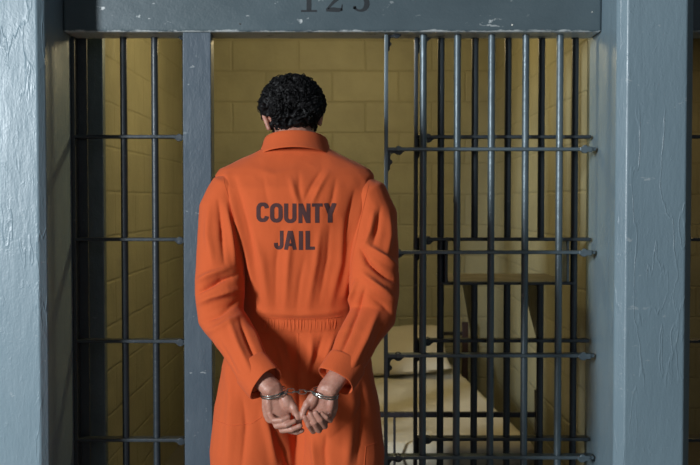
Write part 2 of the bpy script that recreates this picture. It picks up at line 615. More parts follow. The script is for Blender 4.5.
def grille(name, x0, x1, bars, crosses, D, m, label, cat, group, stile_side, gus_side, z0=0.02, z1=2.0, r=0.0125, bolt_end=None, skip=None, stile2=True):
    g = empty(name, ((x0 + x1) / 2, D, 0), label, cat, group)
    # stiles: flat bars set edge-on to the corridor
    if stile_side in ('l', 'b'):
        bm = bmesh.new(); box(bm, x0 - 0.0065, x0 + 0.0065, D - 0.022, D + 0.022, z0, z1)
        obj('stile', bm, m, g, bevel=0.002)
    if stile_side in ('r', 'b'):
        bm = bmesh.new(); box(bm, x1 - 0.0065, x1 + 0.0065, D - 0.022, D + 0.022, z0, z1)
        obj('stile', bm, m, g, bevel=0.002)
    for i, bx in enumerate(bars):
        spans = [(z0, z1)]
        if skip and i in skip[0]:
            spans = [(z0, skip[1]), (skip[2], z1)]
        bm = bmesh.new()
        for a, b_ in spans:
            cyl(bm, (bx, D, a), (bx, D, b_), r, 20)
        obj('bar', bm, m, g, smooth=True)
        for f in g.children[-1].data.polygons:
            if len(f.vertices) > 4: f.use_smooth = False
    for zc in crosses:
        bm = bmesh.new(); box(bm, x0, x1, D - 0.023, D + 0.023, zc - 0.006, zc + 0.006)
        obj('crossbar', bm, m, g, bevel=0.0025)
    if gus_side:
        xs, sx = (x0 + 0.005, 1) if gus_side == 'l' else (x1 - 0.005, -1)
        for zc in crosses:
            bm = bmesh.new(); gusset(bm, xs, zc - 0.004, D - 0.004, sx)
            obj('bracket', bm, M['bar_dark'], g, bevel=0.0015)
            bm = bmesh.new()
            cyl(bm, (xs + sx * 0.038, D - 0.009, zc + 0.002), (xs + sx * 0.038, D - 0.030, zc + 0.002), 0.0095, 6)
            obj('bolt', bm, m, g, bevel=0.0015)
        bm = bmesh.new(); gusset(bm, xs, z1, D - 0.004, sx, s=0.8)
        obj('bracket', bm, M['bar_dark'], g, bevel=0.0015)
    if bolt_end is not None:
        for zc in crosses:
            bm = bmesh.new()
            k = bolt_end
            P = [(k - 0.018, zc + 0.006), (k - 0.010, zc + 0.008), (k - 0.006, zc + 0.014), (k + 0.004, zc + 0.014), (k + 0.008, zc + 0.009), (k + 0.026, zc + 0.008),
                 (k + 0.026, zc - 0.010), (k + 0.010, zc - 0.010), (k + 0.003, zc - 0.015), (k - 0.008, zc - 0.014), (k - 0.018, zc - 0.006)]
            prism(bm, P, 'y', D - 0.030, D - 0.018)
            obj('bracket', bm, m, g, bevel=0.002)
    return g


zf = [at(560, v, D_DOOR - 0.023).z for v in (149, 252.5, 356, 458)]
zr = [at(560, v, D_GR - 0.023).z for v in (136.5, 239.5, 341.5, 440.5)]
z_low = zf[-1] - (zf[-2] - zf[-1]); z_low2 = zr[-1] - (zr[-2] - zr[-1])
dx = [at(u, 200, D_DOOR).x for u in (423, 457, 491, 525, 559)]
rx = [at(u, 200, D_GR).x for u in (441, 475, 508, 541.5, 575)]
door = grille('barred_door', at(386, 200, D_DOOR).x, XR - 0.008, dx, zf + [z_low], D_DOOR, M['bar'],
              'slate-blue sliding door of round steel bars, slid open, nearest bars right of the prisoner', 'door', None, 'l', 'l',
              z0=0.03, z1=2.001, bolt_end=at(583, 200, D_DOOR).x)

z_slot_b = at(500, 283, D_GR).z
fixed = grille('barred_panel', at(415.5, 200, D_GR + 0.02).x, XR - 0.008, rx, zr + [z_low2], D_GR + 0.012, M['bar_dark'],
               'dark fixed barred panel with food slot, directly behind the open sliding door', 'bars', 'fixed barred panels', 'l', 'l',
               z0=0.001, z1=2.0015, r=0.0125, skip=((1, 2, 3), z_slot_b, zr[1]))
# food slot: bottom rail, side plates, shelf reaching into the cell and two gusset plates under it
Dg = D_GR + 0.012
sx0 = rx[0] + 0.0125; sx1 = at(568, 260, Dg).x
bm = bmesh.new(); box(bm, rx[0], rx[4], Dg - 0.023, Dg + 0.023, z_slot_b - 0.006, z_slot_b + 0.004)
obj('slot_rail', bm, M['bar_dark'], fixed, bevel=0.002)
for a, b_, mm in ((sx0, sx0 + 0.012, M['bar_dark']), (sx1 - 0.010, sx1, M['bar'])):  # light and shade put in the colour: lit right plate lighter, left darker
    bm = bmesh.new(); box(bm, a, b_, Dg - 0.023, Dg + 0.05, z_slot_b + 0.004, zr[1] - 0.006)
    obj('slot_side', bm, mm, fixed, bevel=0.002)
bm = bmesh.new(); box(bm, sx0 + 0.005, sx1, Dg + 0.022, 4.02, z_slot_b - 0.003, z_slot_b + 0.004)
tag(obj('tray_shelf', bm, M['tray'], fixed, bevel=0.001), 'tan steel shelf of the food slot')
for bx in (rx[1], rx[3]):
    bm = bmesh.new()
    prism(bm, [(Dg + 0.008, z_slot_b - 0.003), (4.00, z_slot_b - 0.003), (4.00, z_slot_b - 0.02), (Dg + 0.008, z_slot_b - 0.24)], 'x', bx - 0.003, bx + 0.003)
    obj('shelf_bracket', bm, M['bar_dark'], fixed)

lx = [at(u, 200, D_GR).x for u in (124.5, 155.5, 186.5)]
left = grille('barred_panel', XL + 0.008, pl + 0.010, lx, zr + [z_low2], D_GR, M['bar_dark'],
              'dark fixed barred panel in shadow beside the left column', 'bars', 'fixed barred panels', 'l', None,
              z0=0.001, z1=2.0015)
# angle iron jamb of the left panel
bm = bmesh.new(); box(bm, XL + 0.001, XL + 0.046, D_GR + 0.023, D_GR + 0.034, 0, 2.0025)
obj('jamb', bm, M['bar_dark'], left)
for zc in zr:
    bm = bmesh.new(); gusset(bm, pl + 0.004, zc - 0.004, D_GR - 0.018, -1, s=0.85)
    obj('bracket', bm, M['bar_dark'], left, bevel=0.0015)
bm = bmesh.new(); gusset(bm, pl + 0.004, 2.0, D_GR - 0.018, -1, s=0.6)
obj('bracket', bm, M['bar_dark'], left, bevel=0.0015)
del left['group']; del fixed['group']

# neighbouring cell front, seen in the sliver right of the right column
nl = empty('lintel', ((XN + XN2) / 2, D_LF, 2.003), 'dark steel lintel over the neighbouring cell beyond the right column', 'lintel')
bm = bmesh.new(); box(bm, XN + 0.001, XN2 - 0.001, D_LF, D_LB, 2.003, 2.40)
obj('beam', bm, M['lintel'], nl, bevel=0.008)
nb = [XN + 0.09 + 0.122 * i for i in range(12)]
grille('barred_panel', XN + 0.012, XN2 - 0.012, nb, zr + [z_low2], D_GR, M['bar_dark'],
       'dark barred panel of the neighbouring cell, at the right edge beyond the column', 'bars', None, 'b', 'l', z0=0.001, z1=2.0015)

# ------------------------------------------------------------------ bunk
bed = empty('bed', (0.28, 4.85, 0), 'black metal bed frame standing behind the bars', 'bed')
FX0, FX1, FY = -0.16, at(538.5, 420, 3.88).x, 3.88
HX0, HX1, HY = -0.16, at(465, 340, 5.90).x, 5.90
for x, y, h, mm in ((FX0, FY, at(538, 390, FY).z, 'bed_metal'), (FX1, FY, at(538, 390, FY).z, 'bed_metal'), (HX0, HY, at(465, 322, HY).z, 'bed_post'), (HX1, HY, at(465, 322, HY).z, 'bed_post')):
    w = 0.0155 if y == FY else 0.018
    bm = bmesh.new(); box(bm, x - w, x + w, y - w, y + w, 0.001, h)
    o = obj('post', bm, M[mm], bed, bevel=0.004)
    if y == HY: o['label'] = 'reddish-brown head post'
zfr = at(450, 414.5, FY).z
bm = bmesh.new(); box(bm, FX0 + 0.0155, FX1 - 0.0155, FY - 0.011, FY + 0.011, zfr - 0.010, zfr + 0.010)
obj('foot_rail', bm, M['bed_metal'], bed, bevel=0.003)
bm = bmesh.new(); box(bm, HX0 + 0.018, HX1 - 0.018, HY - 0.011, HY + 0.011, 0.62, 0.64)
obj('head_rail', bm, M['bed_metal'], bed, bevel=0.003)
zsp = 0.340
sxx = at(394.5, 430, FY).x
for x in (sxx, sxx - 0.17, sxx - 0.30):
    if x > FX0 + 0.03:
        bm = bmesh.new(); cyl(bm, (x, FY, zsp + 0.01), (x, FY, zfr - 0.008), 0.005, 10)
        obj('spindle', bm, M['bed_metal'], bed, smooth=True)
for a, b_ in (((FX0, FY), (HX0, HY)), ((FX1, FY), (HX1, HY))):
    bm = bmesh.new()
    A = Vector((a[0], a[1] + 0.014, zsp)); B = Vector((b_[0], b_[1] - 0.016, zsp))
    loft(bm, [A, B], [(0.012, 0.020)] * 2, n=4, ref=(0, 0, 1))
    obj('side_rail', bm, M['bed_metal'], bed)
bm = bmesh.new(); box(bm, FX0 + 0.0155, FX1 - 0.0155, FY - 0.012, FY + 0.012, zsp - 0.012, zsp + 0.014)
obj('end_rail', bm, M['bed_metal'], bed, bevel=0.002)
bm = bmesh.new()
for i in range(11):
    y = 4.02 + i * 0.175
    t = (y - FY) / (HY - FY)
    box(bm, FX0 + 0.005, FX1 + (HX1 - FX1) * t - 0.005, y - 0.02, y + 0.02, zsp - 0.006, zsp + 0.006)
obj('slats', bm, M['bed_metal'], bed)

# mattress
NX, NY = 40, 90
ML0, ML1 = -0.13, -0.13
zt = 0.455
foot_r = 0.745
head_r = 0.615


def soft_box(nx, ny, fx, bottom, top, topf):
    bm = bmesh.new()
    g = [[None] * (ny + 1) for _ in range(nx + 1)]
    h = [[None] * (ny + 1) for _ in range(nx + 1)]
    for i in range(nx + 1):
        for j in range(ny + 1):
            x, y, e = fx(i / nx, j / ny)
            g[i][j] = bm.verts.new((x, y, topf(x, y, e)))
            h[i][j] = bm.verts.new((x, y, bottom + (top - bottom) * 0.5 * (1 - math.sqrt(max(0, 1 - (1 - e) ** 4)))))
    for i in range(nx):
        for j in range(ny):
            bm.faces.new((g[i][j], g[i + 1][j], g[i + 1][j + 1], g[i][j + 1]))
            bm.faces.new((h[i][j], h[i][j + 1], h[i + 1][j + 1], h[i + 1][j]))
    loop = [(i, 0) for i in range(nx)] + [(nx, j) for j in range(ny)] + [(i, ny) for i in range(nx, 0, -1)] + [(0, j) for j in range(ny, 0, -1)]
    for k in range(len(loop)):
        a, b_ = loop[k], loop[(k + 1) % len(loop)]
        bm.faces.new((g[a[0]][a[1]], h[a[0]][a[1]], h[b_[0]][b_[1]], g[b_[0]][b_[1]]))
    return bm


def mat_fx(s, t):
    y = 3.925 + t * 1.94
    xr = foot_r + (head_r - foot_r) * t
    x = ML0 + (xr - ML0) * s
    ed = min(min(s, 1 - s) * (xr - ML0), min(t, 1 - t) * 1.94)
    return x, y, min(1.0, ed / 0.035)


def mat_top(x, y, e):
    z = zt - 0.040 * (1 - math.sqrt(max(0, 1 - (1 - e) ** 2)))
    z += 0.006 * noise.noise(Vector((x * 3, y * 3, 1))) + 0.004 * (1 - abs(noise.noise(Vector((x * 7, y * 4, 3)))) * 3)
    return z


bm = soft_box(NX, NY, mat_fx, zsp + 0.012, zt, mat_top)
tag(obj('mattress', bm, M['sheet'], smooth=True), 'off-white sheeted mattress lying on the black bed frame', 'mattress')

# pillow propped against the back wall at the bed head
bm = bmesh.new()
bmesh.ops.create_grid(bm, x_segments=36, y_segments=26, size=1)
top = [v for v in bm.verts]
ret = bmesh.ops.duplicate(bm, geom=bm.faces[:] + bm.verts[:] + bm.edges[:])
dupv = [g for g in ret['geom'] if isinstance(g, bmesh.types.BMVert)]
for sgn, vs in ((1, top), (-1, dupv)):
    for v in vs:
        x, y = v.co.x, v.co.y
        e = max(0.0, (1 - abs(x) ** 3.2)) ** 0.55 * max(0.0, (1 - abs(y) ** 3.2)) ** 0.55
        w = 1 - 0.05 * (1 - abs(y)) * abs(x) ** 2
        v.co.z = sgn * 0.062 * e + 0.006 * noise.noise(Vector((x * 2, y * 2, sgn)))
        v.co.x = x * 0.31 * (1 - 0.06 * (1 - y * y)) if abs(x) > 0.98 else x * 0.31
        v.co.y = y * 0.26
bmesh.ops.remove_doubles(bm, verts=bm.verts, dist=0.0006)
pc = Vector((0.235, 5.60, 0.576))
Mx = Matrix.Translation(pc) @ Matrix.Rotation(R(-4), 4, 'Y') @ Matrix.Rotation(R(19), 4, 'X')
bmesh.ops.transform(bm, matrix=Mx, verts=bm.verts)
tag(obj('pillow', bm, M['pillow'], smooth=True), 'white pillow propped at the head of the mattress', 'pillow')

# ------------------------------------------------------------------ the prisoner
man = empty('person', (-0.155, 2.97, 0.0), 'person seen from behind in orange coverall, head bowed, wrists cuffed behind the back', 'person')

Lsh, Lel, Lwr = at(223, 190, 2.95), at(221, 306, 2.86), at(272, 388, 2.665)
Rsh, Rel, Rwr = at(374, 196, 2.95), at(373, 306, 2.86), at(328, 389, 2.665)
Lhem, Rhem = at(265.5, 384, 2.675), at(335.5, 380.5, 2.675)      # centres of the sleeve hems
Ldir = (Lhem - at(240, 354.5, 2.75)).normalized()
Rdir = (Rhem - at(357, 348, 2.75)).normalized()
XC = -0.157

# --- body (skin): one continuous remeshed surface
bm = bmesh.new()
# trunk
loft(bm, [(XC, 2.98, 0.86), (XC, 2.98, 0.98), (XC, 2.99, 1.12), (XC, 2.99, 1.28), (XC, 3.0, 1.42), (XC - .002, 3.01, 1.49), (XC - .003, 3.02, 1.54)],
     [(0.165, 0.105), (0.16, 0.095), (0.135, 0.080), (0.155, 0.090), (0.17, 0.095), (0.12, 0.065), (0.06, 0.05)], n=24, ref=(0, -1, 0))
# neck, leaning forward
HC = at(293.5, 118.5, 3.09)          # skull centre
loft(bm, [(XC, 3.025, 1.49), (XC - .004, 3.03, 1.57), HC + Vector((0.004, -0.015, -0.03))], [0.056, 0.058, 0.058], n=20)
HR = Matrix.Rotation(R(-7), 3, 'Y') @ Matrix.Rotation(R(-38), 3, 'X') @ Matrix.Rotation(R(3), 3, 'Z')


def hp(x, y, z):      # head space: +y is the face
    return HC + HR @ Vector((x, y, z))


ellipsoid(bm, hp(0, -0.005, 0.02), (0.078, 0.096, 0.088), HR)
ellipsoid(bm, hp(0, 0.035, -0.035), (0.064, 0.062, 0.085), HR)
loft(bm, [hp(0, 0.02, -0.05), hp(0, 0.05, -0.085), hp(0, 0.078, -0.105)], [(0.060, 0.05), (0.045, 0.034), (0.022, 0.018)], n=16, round_ends=True)
loft(bm, [hp(0, 0.088, 0.015), hp(0, 0.105, -0.012), hp(0, 0.116, -0.030)], [0.008, 0.011, 0.015], n=12, round_ends=True)      # nose
for s in (-1, 1):
    ellipsoid(bm, hp(s * 0.031, 0.083, 0.012), (0.016, 0.010, 0.012), HR, 12)          # eye
    loft(bm, [hp(s * 0.012, 0.094, 0.030), hp(s * 0.034, 0.091, 0.034), hp(s * 0.052, 0.078, 0.028)], [0.006, 0.008, 0.005], n=10, round_ends=True)   # brow
    ellipsoid(bm, hp(s * 0.011, 0.112, -0.036), (0.009, 0.008, 0.007), HR, 10)
    # ear
    loft(bm, [hp(s * 0.078, -0.002, -0.034), hp(s * 0.083, -0.010, -0.018), hp(s * 0.089, -0.018, 0.004), hp(s * 0.088, -0.010, 0.020), hp(s * 0.080, 0.002, 0.016)],
         [0.007, 0.007, 0.0075, 0.007, 0.006], n=10, round_ends=True)
    ellipsoid(bm, hp(s * 0.081, -0.003, -0.005), (0.005, 0.014, 0.026), HR, 12)
loft(bm, [hp(-0.024, 0.092, -0.062), hp(0, 0.101, -0.060), hp(0.024, 0.092, -0.062)], [0.004, 0.007, 0.004], n=10, round_ends=True)     # lips
loft(bm, [hp(-0.020, 0.090, -0.072), hp(0, 0.099, -0.073), hp(0.020, 0.090, -0.072)], [0.004, 0.008, 0.004], n=10, round_ends=True)
# arms
for S, E, C_, Cd, W_, s in ((Lsh, Lel, Lhem, Ldir, Lwr, -1), (Rsh, Rel, Rhem, Rdir, Rwr, 1)):
    A = Vector((XC + s * 0.12, 2.985, 1.445))
    loft(bm, [A, S + Vector((-s * 0.02, 0.01, -0.035)), S.lerp(E, 0.3), S.lerp(E, 0.65), E, E.lerp(C_ - Cd * 0.06, 0.5), C_ - Cd * 0.07, C_ - Cd * 0.025, W_],
         [0.050, 0.046, 0.042, 0.038, 0.032, (0.034, 0.028), (0.033, 0.028), (0.031, 0.025), (0.030, 0.022)], n=18, round_ends=True)
# legs
for s in (-1, 1):
    x = XC + s * 0.10
    loft(bm, [(x, 2.98, 0.90), (x + s * .01, 2.975, 0.70), (x + s * .02, 2.97, 0.50), (x + s * .02, 2.985, 0.36), (x + s * .02, 3.0, 0.10), (x + s * .02, 3.0, 0.05)],
         [0.095, 0.082, 0.060, 0.055, 0.038, 0.040], n=18)
# hands
def fing(pts, r0, r1):
    P = [at(*p) for p in pts]
    n = len(P)
    rr = [r0 + (r1 - r0) * i / (n - 1) for i in range(n)]
    Q, Rr = [], []
    for i in range(n - 1):
        Q += [P[i], P[i].lerp(P[i + 1], 0.5)]
        Rr += [rr[i] * 1.05, (rr[i] + rr[i + 1]) / 2 * 0.95]
    Q.append(P[-1]); Rr.append(rr[-1])
    loft(bm, Q, Rr, n=12, round_ends=True)


DW = 2.665
# image-left hand
loft(bm, [Lwr, at(273, 396, DW), at(275, 405, DW), at(277, 412, DW), at(278.5, 418, DW)],
     [(0.029, 0.021), (0.031, 0.018), (0.037, 0.017), (0.039, 0.015), (0.036, 0.013)], n=18, ref=(0, -1, 0), round_ends=True)
ellipsoid(bm, at(287, 403, DW - 0.010), (0.017, 0.016, 0.030), Matrix.Rotation(R(-25), 3, 'Y'), 14)     # thenar mound
ellipsoid(bm, at(269, 404, DW - 0.009), (0.013, 0.013, 0.030), Matrix.Rotation(R(-5), 3, 'Y'), 14)
fing([(267.5, 411, DW), (274, 420.5, DW - .032), (282, 420, DW - .042), (288.5, 417.0, DW - .040)], .0088, .0068)
fing([(272, 415, DW), (276.5, 426, DW - .030), (286.5, 425, DW - .046), (294.5, 421.3, DW - .044)], .0094, .0072)
fing([(278, 417.5, DW), (282, 430.5, DW - .026), (292, 429.5, DW - .040), (300.3, 426, DW - .040)], .0096, .0074)
fing([(285, 417.5, DW), (290, 431, DW - .010), (297, 432.3, DW - .022), (302, 430.5, DW - .026)], .0092, .0070)
fing([(288, 399, DW - .006), (294, 408.5, DW - .018), (297.2, 416.5, DW - .022), (299.3, 423.0, DW - .024)], .0125, .0085)
# image-right hand
loft(bm, [Rwr, at(327, 396, DW), at(325, 404, DW), at(322.5, 411, DW), at(320.5, 417.5, DW)],
     [(0.029, 0.021), (0.031, 0.018), (0.037, 0.017), (0.038, 0.015), (0.034, 0.013)], n=18, ref=(0, -1, 0), round_ends=True)
ellipsoid(bm, at(312.5, 401, DW - 0.010), (0.016, 0.015, 0.028), Matrix.Rotation(R(28), 3, 'Y'), 14)
ellipsoid(bm, at(331, 403, DW - 0.009), (0.012, 0.013, 0.030), Matrix.Rotation(R(8), 3, 'Y'), 14)
fing([(312.5, 416, DW), (313.0, 431.5, DW - .020), (308.6, 425, DW - .042), (304.8, 417.5, DW - .046)], .0092, .0072)
fing([(318.5, 417, DW), (319.0, 430.5, DW - .026), (314.6, 422.5, DW - .048), (310.2, 413.8, DW - .048)], .0096, .0074)
fing([(324.5, 415, DW), (324.8, 426.5, DW - .028), (320.6, 420, DW - .048), (315.8, 412.8, DW - .048)], .0094, .0072)
fing([(330.0, 411, DW), (330.2, 420.5, DW - .028), (326.2, 417.5, DW - .040), (322.0, 413.5, DW - .040)], .0088, .0066)
fing([(312, 398, DW - .006), (307, 404.5, DW - .016), (304.0, 410.0, DW - .020), (302.4, 416.5, DW - .022)], .0125, .0085)
body_me = remesh(bm, 0.0022)
smooth_mesh(body_me, 3, 0.5)
obj('body', body_me, M['skin'], man, smooth=True)

# --- coverall: trunk and legs in one surface, each sleeve set in as a piece of its own
bm = bmesh.new()
secs = [  # z, xc, half width, y centre, half depth
    (0.80, -.158, .225, 2.985, .125), (0.86, -.158, .230, 2.985, .138), (0.93, -.158, .224, 2.985, .142), (1.00, -.156, .208, 2.990, .134),
    (1.065, -.153, .188, 2.993, .126), (1.12, -.153, .184, 2.990, .128), (1.20, -.154, .188, 2.985, .134), (1.30, -.156, .200, 2.978, .140),
    (1.39, -.160, .216, 2.975, .138), (1.455, -.163, .232, 2.977, .122), (1.492, -.164, .240, 2.982, .102), (1.514, -.164, .226, 2.986, .088),
    (1.534, -.164, .184, 2.992, .080), (1.554, -.164, .138, 2.998, .073), (1.574, -.163, .100, 3.002, .068)]
ex = 2.5
rings = []
for z, xc, hw, yc, hd in secs:
    ring = []
    for k in range(48):
        a = 2 * PI * k / 48
        c, s = math.cos(a), math.sin(a)
        ring.append(bm.verts.new((xc + hw * math.copysign(abs(c) ** (2 / ex), c), yc + hd * math.copysign(abs(s) ** (2 / ex), s), z)))
    rings.append(ring)
for i in range(len(rings) - 1):
    for k in range(48):
        bm.faces.new((rings[i][k], rings[i][(k + 1) % 48], rings[i + 1][(k + 1) % 48], rings[i + 1][k]))
bm.faces.new(rings[0][::-1]); bm.faces.new(rings[-1])
for s in (-1, 1):
    x = -.158 + s * 0.118
    loft(bm, [(x - s * .01, 2.985, 0.92), (x, 2.985, 0.80), (x + s * .008, 2.98, 0.66), (x + s * .016, 2.975, 0.48), (x + s * .02, 2.985, 0.25), (x + s * .02, 2.995, 0.055)],
         [(0.115, 0.125), (0.130, 0.125), (0.138, 0.120), (0.122, 0.110), (0.10, 0.10), (0.096, 0.10)], n=28, ref=(0, -1, 0))
suit = remesh(bm, 0.0038)
smooth_mesh(suit, 7, 0.5)


def seg_dist(P, A, B):
    AB = B - A
    L2 = (AB ** 2).sum()
    t = np.clip(((P - A) @ AB) / L2, 0, 1)
    return np.sqrt(((P - (A + t[:, None] * AB)) ** 2).sum(1)), t


def apply_folds(me, folds, noise_amp, seed, gain, after=1):
    """ridges (+) and creases (-) in millimetres raised along lines of the cloth"""
    co = get_co(me); no = get_no(me)
    disp = np.zeros(len(co))
    P2 = co[:, [0, 2]]
    face = np.clip(-no[:, 1] * 1.6, 0, 1)
    for f in folds:
        pts, amp, wid = f[:3]
        D = f[3] if len(f) > 3 else 2.85
        W = [at(u, v, D) for u, v in pts]
        Q = np.array([[w.x, w.z] for w in W])
        n = len(Q) - 1
        best = np.full(len(co), 9.0); tt = np.zeros(len(co))
        for i in range(n):
            d, t = seg_dist(P2, Q[i], Q[i + 1])
            m = d < best
            best[m] = d[m]; tt[m] = (i + t[m]) / n
        w = np.exp(-(best / (wid * 0.001)) ** (1.2 if amp < 0 else 1.9)) * np.sin(np.clip(tt, 0, 1) * PI * 0.86 + 0.22)
        disp += gain * amp * 0.001 * w * face
    nz = np.array([noise.noise(Vector((p[0] * 12 + seed, p[1] * 12, p[2] * 6))) * 0.6 + noise.noise(Vector((p[0] * 26 + 5, p[1] * 26 + seed, p[2] * 15))) * 0.3
                   - 0.35 * abs(noise.noise(Vector((p[0] * 17 + p[2] * 9, p[1] * 17, p[2] * 11 + seed)))) for p in co])
    disp += nz * noise_amp
    set_co(me, co + no * disp[:, None])
    smooth_mesh(me, after, 0.5)


trunk_folds = [
    # action pleats beside the armholes
    ([(219, 176), (224, 198), (231, 222), (238, 250), (244, 282)], -9, 7),
    ([(224, 175), (231, 200), (239, 226), (247, 256), (254, 290)], 9, 10),
    ([(234, 180), (242, 206), (250, 236), (256, 262)], -5, 8),
    ([(372, 182), (366, 210), (361, 238), (357, 262), (353, 290)], -9, 7),
    ([(366, 182), (360, 210), (354, 240), (349, 268), (344, 296)], 9, 10),
    ([(355, 190), (350, 215), (345, 240)], -5, 8),
    # soft drapes gathering towards the waist
    ([(252, 232), (262, 262), (268, 308)], 5, 13),
    ([(281, 228), (276, 262), (275, 306)], -4, 9),
    ([(291, 230), (288, 262), (285, 308)], 5, 10),
    ([(305, 256), (300, 280), (296, 312)], -3.5, 8),
    ([(320, 230), (316, 262), (308, 308)], 4.5, 10),
    ([(330, 226), (328, 258), (319, 302)], -4.5, 9),
    ([(343, 222), (340, 262), (330, 306)], 6, 12),
    # pulls below the collar
    ([(322, 168), (312, 184), (304, 202)], -4.5, 6),
    ([(328, 172), (318, 190), (311, 206)], 4, 7),
    ([(298, 172), (299, 188), (303, 206)], -3.5, 6),
    ([(290, 178), (294, 192), (299, 206)], 3.5, 7),
    ([(336, 178), (333, 198), (328, 216)], -4, 7),
    ([(262, 176), (266, 194), (270, 210)], -2.5, 10),
    ([(250, 168), (275, 175), (300, 166)], 2, 12),
    # waist: blouse above, tuck at each edge of the elastic
    ([(252, 312), (275, 314), (300, 315), (325, 314), (348, 311)], 4, 9),
    ([(256, 320), (300, 321), (346, 320)], -3, 5),
    ([(256, 333), (300, 334), (346, 333)], -3, 5),
    # seat and legs
    ([(296, 336), (298, 360), (299, 395), (300, 440), (301, 475)], -10, 9),
    ([(264, 338), (258, 362), (258, 400)], 6, 14),
    ([(274, 338), (280, 356), (284, 378)], -5, 8),
    ([(284, 338), (289, 356), (290, 378)], 5, 8),
    ([(312, 338), (311, 356), (306, 376)], 5, 8),
    ([(322, 338), (317, 356), (311, 374)], -7, 8),
    ([(334, 336), (328, 352), (322, 368)], 5, 8),
    ([(347, 380), (352, 404), (350, 440), (346, 475)], 7, 15),
    ([(362, 386), (364, 420), (358, 465)], -8, 11),
    ([(330, 440), (346, 428), (362, 408)], -5, 10),
    ([(224, 372), (230, 400), (228, 440), (226, 480)], 5, 14),
    ([(242, 400), (245, 428), (240, 480)], -6, 10),
    ([(262, 410), (268, 432), (276, 470)], 8, 11),
    ([(276, 440), (284, 455), (290, 480)], -8, 8),
    ([(312, 440), (314, 455), (316, 480)], 7, 9),
    ([(326, 436), (324, 452), (326, 480)], -7, 9),
]
apply_folds(suit, trunk_folds, 0.0050, 0.0, 1.6)
suit_o = obj('coverall', suit, M['orange'], man, smooth=True)
suit_o['label'] = 'baggy orange coverall printed COUNTY JAIL'

sleeve_folds = {-1: [
    ([(198, 293), (208, 286), (222, 279), (238, 275)], -13, 6),
    ([(198, 281), (212, 274), (230, 267)], 8, 9),
    ([(200, 302), (214, 295), (230, 290), (242, 290)], 8, 9),
    ([(205, 320), (222, 312), (240, 300)], -6, 7),
    ([(208, 330), (226, 322), (244, 312)], 4, 8),
    ([(207, 205), (208, 235), (214, 262)], 5, 11), ([(217, 200), (222, 230), (226, 262)], -7, 7), ([(225, 205), (231, 235), (236, 262)], 6, 7),
    ([(230, 320), (240, 340), (256, 366)], 5, 8, 2.78), ([(240, 318), (250, 338), (264, 362)], -7, 6, 2.78),
    ([(220, 338), (232, 356), (248, 378)], -3.5, 8, 2.78), ([(248, 312), (259, 336), (272, 360)], 5, 6, 2.78),
], 1: [
    ([(360, 248), (368, 262), (381, 272), (397, 282)], -13, 6),
    ([(366, 244), (382, 256), (397, 266)], 8, 8),
    ([(362, 272), (376, 284), (394, 297)], 9, 9),
    ([(368, 294), (382, 303), (393, 314)], -5, 7),
    ([(390, 214), (390, 236), (386, 256)], 5, 10), ([(381, 208), (378, 228), (372, 246)], -7, 7), ([(374, 212), (370, 232), (364, 246)], 5, 7),
    ([(357, 282), (350, 304), (330, 350)], 9, 5, 2.78), ([(365, 290), (356, 315), (337, 356)], -9, 6, 2.78),
    ([(378, 312), (366, 336), (350, 364)], 6, 10, 2.78), ([(385, 322), (374, 344), (360, 368)], -3, 8, 2.78),
]}
sleeve_me = []
for S, E, C_, Cd, s in ((Lsh, Lel, Lhem, Ldir, -1), (Rsh, Rel, Rhem, Rdir, 1)):
    bm = bmesh.new()
    m1 = S.lerp(E, 0.5) + Vector((s * 0.002, 0, 0))
    loft(bm, [S + Vector((-s * 0.070, 0.02, 0.024)), S + Vector((-s * 0.016, 0.005, -0.002)), S + Vector((0, 0, -0.055)), m1, E + Vector((s * 0.003, 0, 0.035)), E + Vector((-s * 0.002, -0.01, -0.03)),
              E.lerp(C_ - Cd * 0.06, 0.6), C_ - Cd * 0.058, C_ - Cd * 0.016],
         [0.052, (0.060, 0.072), (0.070, 0.080), (0.071, 0.078), (0.072, 0.070), (0.068, 0.062), (0.058, 0.050), (0.0505, 0.042), (0.047, 0.037)], n=28)
    me = remesh(bm, 0.0034)
    smooth_mesh(me, 6, 0.5)
    apply_folds(me, sleeve_folds[s], 0.0045, 3.0 * s, 1.9)
    sleeve_me.append([Vector(v.co) for v in me.vertices])
    o = obj('sleeve', me, M['orange'], suit_o, smooth=True)

# surface lookup in world space
vs, fs = [], []
for me_, mo in [(suit, Vector(man.location))] + [(c.data, Vector(man.location)) for c in suit_o.children]:
    base_ = len(vs)
    vs += [Vector(v.co) + mo for v in me_.vertices]
    fs += [tuple(base_ + i for i in p.vertices) for p in me_.polygons]
bvh = BVHTree.FromPolygons(vs, fs)
cam_p = Vector((0, 0, CAM_Z))


def drop(x, z, lift, y0=2.3):
    h = bvh.ray_cast(Vector((x, y0, z)), Vector((0, 1, 0)))
    if h[0] is None:
        return None
    return h[0] + h[1].normalized() * (lift if h[1].y < 0 else -lift)


